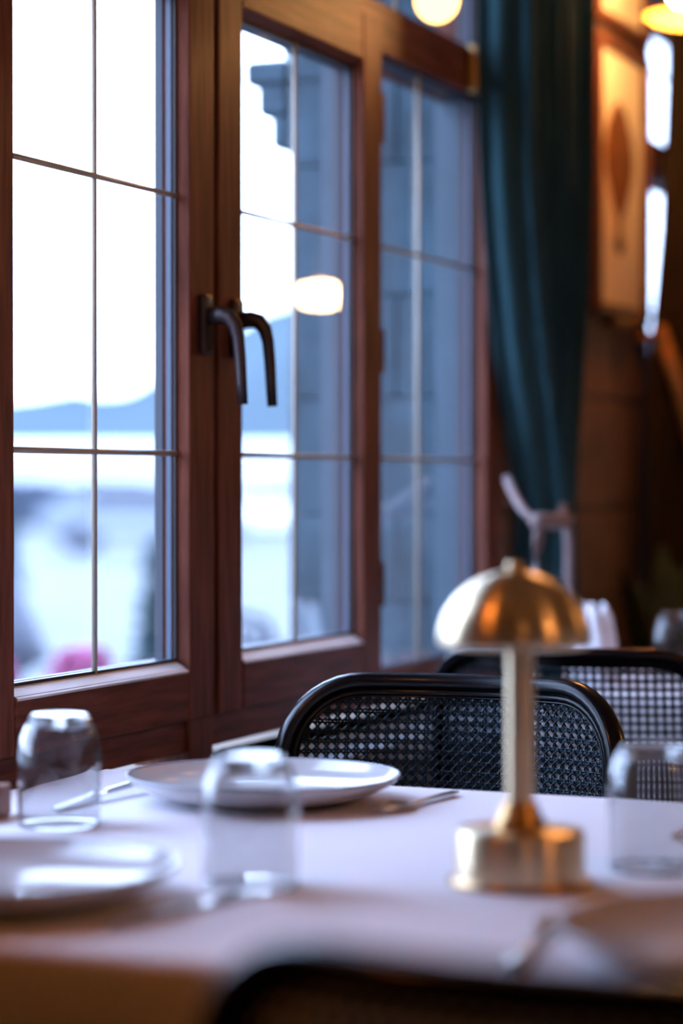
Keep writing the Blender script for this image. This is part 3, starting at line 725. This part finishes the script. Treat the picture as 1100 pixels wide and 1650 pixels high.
# ================================================================= PICTURES
def picture(label, y0, y1, z0, z1, full=True):
    p = empty('framed_print', (XW + .012, (y0 + y1) / 2, z0), 0, label, 'picture', 'framed prints on the stone pier')
    wd, hh, fr = (y1 - y0) / 2, z1 - z0, 0.022
    for lo, hi in (((0, -wd, 0), (.03, wd, fr)), ((0, -wd, hh - fr), (.03, wd, hh)), ((0, -wd, fr), (.03, -wd + fr, hh - fr)), ((0, wd - fr, fr), (.03, wd, hh - fr))):
        obj('frame_side', bm_box(lo, hi, .003), 'pic_frame', p)
    obj('paper', bm_box((0, -wd + fr, fr), (.012, wd - fr, hh - fr)), 'paper', p)
    if full:
        def flat(pts, x): 
            bm = bmesh.new(); v = [bm.verts.new((x, a * wd, b * hh)) for a, b in pts]; bm.faces.new(v); return bm
        L1 = [(0.0, .80), (.26, .76), (.48, .68), (.58, .60), (.52, .52), (.34, .44), (.16, .38)]
        obj('balloon_print', flat(L1 + [(-a, b) for a, b in L1[::-1]], .0125), 'print', p)
        obj('neck_print', flat([(.14, .40), (.07, .32), (.10, .28), (-.10, .28), (-.07, .32), (-.14, .40)], .0127), 'print', p)
        obj('basket_print', flat([(.10, .295), (.19, .265), (.10, .235), (0, .225), (-.10, .235), (-.19, .265), (-.10, .295)], .0129), 'print_dark', p)
    return p
picture('warm-lit framed print of a dark drop shape on the pier', 5.020, 5.440, 1.482, 2.085)
picture('upper framed print cut off by the top edge, right of the curtain', 5.020, 5.440, 2.115, 2.56, False)
ps = empty('picture_clip', (XW + .012, 5.22, 1.468), 0, 'small brass clip under the lower framed print', 'clip')
obj('plate', bm_box((0, -.05, -.012), (.03, .05, .010), .003), 'brass_dark', ps); obj('hook', bm_tube([(.03, 0, -.005), (.05, 0, -.005), (.052, 0, .01)], .006, 8), 'brass_dark', ps, True)

# ================================================================= PENDANT LAMPS
gm = bpy.data.materials.new('amber dish glass'); gm.use_nodes = True
n = gm.node_tree; n.nodes.clear(); o_ = n.nodes.new('ShaderNodeOutputMaterial'); mx = n.nodes.new('ShaderNodeMixShader')
tl = n.nodes.new('ShaderNodeBsdfTranslucent'); tr = n.nodes.new('ShaderNodeBsdfTransparent'); mx.inputs[0].default_value = 0.35
tl.inputs[0].default_value = (0.9, 0.62, 0.25, 1); tr.inputs[0].default_value = (1.0, 0.75, 0.4, 1)
n.links.new(tr.outputs[0], mx.inputs[1]); n.links.new(tl.outputs[0], mx.inputs[2]); n.links.new(mx.outputs[0], o_.inputs[0])
M['dish'] = gm
def pendant(label, loc, power, group='warm pendant lamps'):
    """power: radiance of the opal globe"""
    p = empty('pendant_lamp', loc, 0, label, 'lamp', group)
    key = 'globe%g' % power
    if key not in M: M[key] = emit(key, WARM, power)
    obj('dish', bm_lathe([(0, -.030), (.045, -.028), (.075, -.020), (.090, -.008), (.092, -.006), (.090, -.004), (.074, -.016), (.045, -.024), (0, -.026)], 40), 'dish', p, True)
    obj('globe', bm_lathe([(0, .005)] + [(.046 * math.cos(a), .055 + .050 * math.sin(a)) for a in [(-.5 + i / 14) * PI for i in range(1, 14)]] + [(0, .105)], 28), key, p, True)
    obj('stem', bm_lathe([(0, .10), (.018, .10), (.018, .13), (.006, .15), (0, .15)], 16), 'brass_dark', p, True)
    for k in range(3):
        a = 2 * PI * k / 3 + .5
        obj('dish_wire', bm_tube([(.088 * math.cos(a), .088 * math.sin(a), -.006), (.055 * math.cos(a), .055 * math.sin(a), .06), (.016 * math.cos(a), .016 * math.sin(a), .125)], .0015, 6), 'cable', p, True)
    obj('cable', bm_tube([(0, 0, .14), (0, 0, HC - loc[2] - .02)], .004, 8), 'cable', p, True)
    obj('ceiling_rose', bm_lathe([(0, HC - loc[2]), (.05, HC - loc[2]), (.05, HC - loc[2] - .015), (.012, HC - loc[2] - .03), (0, HC - loc[2] - .03)], 24), 'brass_dark', p, True)
    return p
pendant('warm glowing pendant cut by the top right corner', (-1.238, 4.912, 2.085), 100)
pendant('pendant before the pier left of the near window', (-1.238, 1.222, 2.085), 70)
pendant('pendant over the aisle right of the table', (1.45, 1.55, 1.95), 110)
pendant('pendant over the aisle behind the camera', (1.1, -0.9, 2.05), 35)
pendant('pendant over the far aisle', (1.3, 4.6, 2.0), 60)
# opal globe lamp deep in the room, seen as the oval reflection in the middle sash
gp = empty('globe_lamp', (-0.02, 7.20, 1.715), 0, 'opal globe lamp mirrored as a bright oval in the middle sash', 'lamp')
obj('globe', bm_lathe([(0, -.034)] + [(.082 * math.cos(a), .034 * math.sin(a)) for a in [(-.5 + i / 12) * PI * .98 for i in range(1, 12)]] + [(0, .034)], 32), 'opal', gp, True)
obj('cable', bm_tube([(0, 0, .045), (0, 0, HC - 1.715)], .004, 8), 'cable', gp, True)
obj('cap', bm_lathe([(0, .030), (.02, .030), (.02, .055), (0, .065)], 20), 'brass_dark', gp, True)

wg = empty('globe_lamp', (-1.374, 3.765, 1.912), 0, 'glowing globe added for a lamp reflection in the upper pane', 'lamp')  # globe added here in place of a lamp reflected in the pane
obj('globe', bm_lathe([(0, -.040)] + [(.038 * math.cos(a), .040 * math.sin(a)) for a in [(-.5 + i / 14) * PI for i in range(1, 14)]] + [(0, .040)], 28), 'reflection_globe', wg, True)
obj('cap', bm_lathe([(0, .036), (.014, .036), (.014, .065), (0, .075)], 20), 'brass_dark', wg, True)
obj('cable', bm_tube([(0, 0, .07), (0, 0, HC - 1.912)], .004, 8), 'cable', wg, True)

# ================================================================= PLANT beyond the farther table
pl = empty('potted_plant', (-1.31, 5.10, 0), 0, 'dark leafy plant in shade right of the brown stone pier', 'plant')
obj('pot', bm_lathe([(0, 0), (.08, 0), (.105, .34), (.11, .37), (.10, .37), (.095, .33), (0, .32)], 28), 'pot', pl, True)
rr = random.Random(5)
for k in range(46):
    a = rr.random() * 2 * PI; el = 0.35 + 1.0 * rr.random(); Ln = 0.45 + .38 * rr.random(); wd = 0.035 + .02 * rr.random()
    hr = min(0.27, 0.155 / max(0.05, -math.sin(a)), 0.135 / max(0.05, -math.cos(a)), 0.10 / max(0.05, math.sin(a)) if math.cos(a) < 0.3 else 9); bm = bmesh.new(); d = Vector((math.cos(a), math.sin(a), 0)); sdir = Vector((-math.sin(a), math.cos(a), 0)); prev = None
    for q in range(7):
        t = q / 6; c = d * (hr * t * (.5 + .5 * math.cos(el))) + Vector((0, 0, .33 + Ln * 1.0 * (t * math.sin(el) + .25 * t - 0.35 * t * t)))
        ww = wd * math.sin(PI * (0.06 + .90 * t)) + .002
        pr = [bm.verts.new(c + sdir * ww), bm.verts.new(c + Vector((0, 0, -ww * .25))), bm.verts.new(c - sdir * ww)]
        if prev:
            bm.faces.new((prev[0], prev[1], pr[1], pr[0])); bm.faces.new((prev[1], prev[2], pr[2], pr[1]))
        prev = pr
    obj('leaf', bm, 'leaf', pl, True)
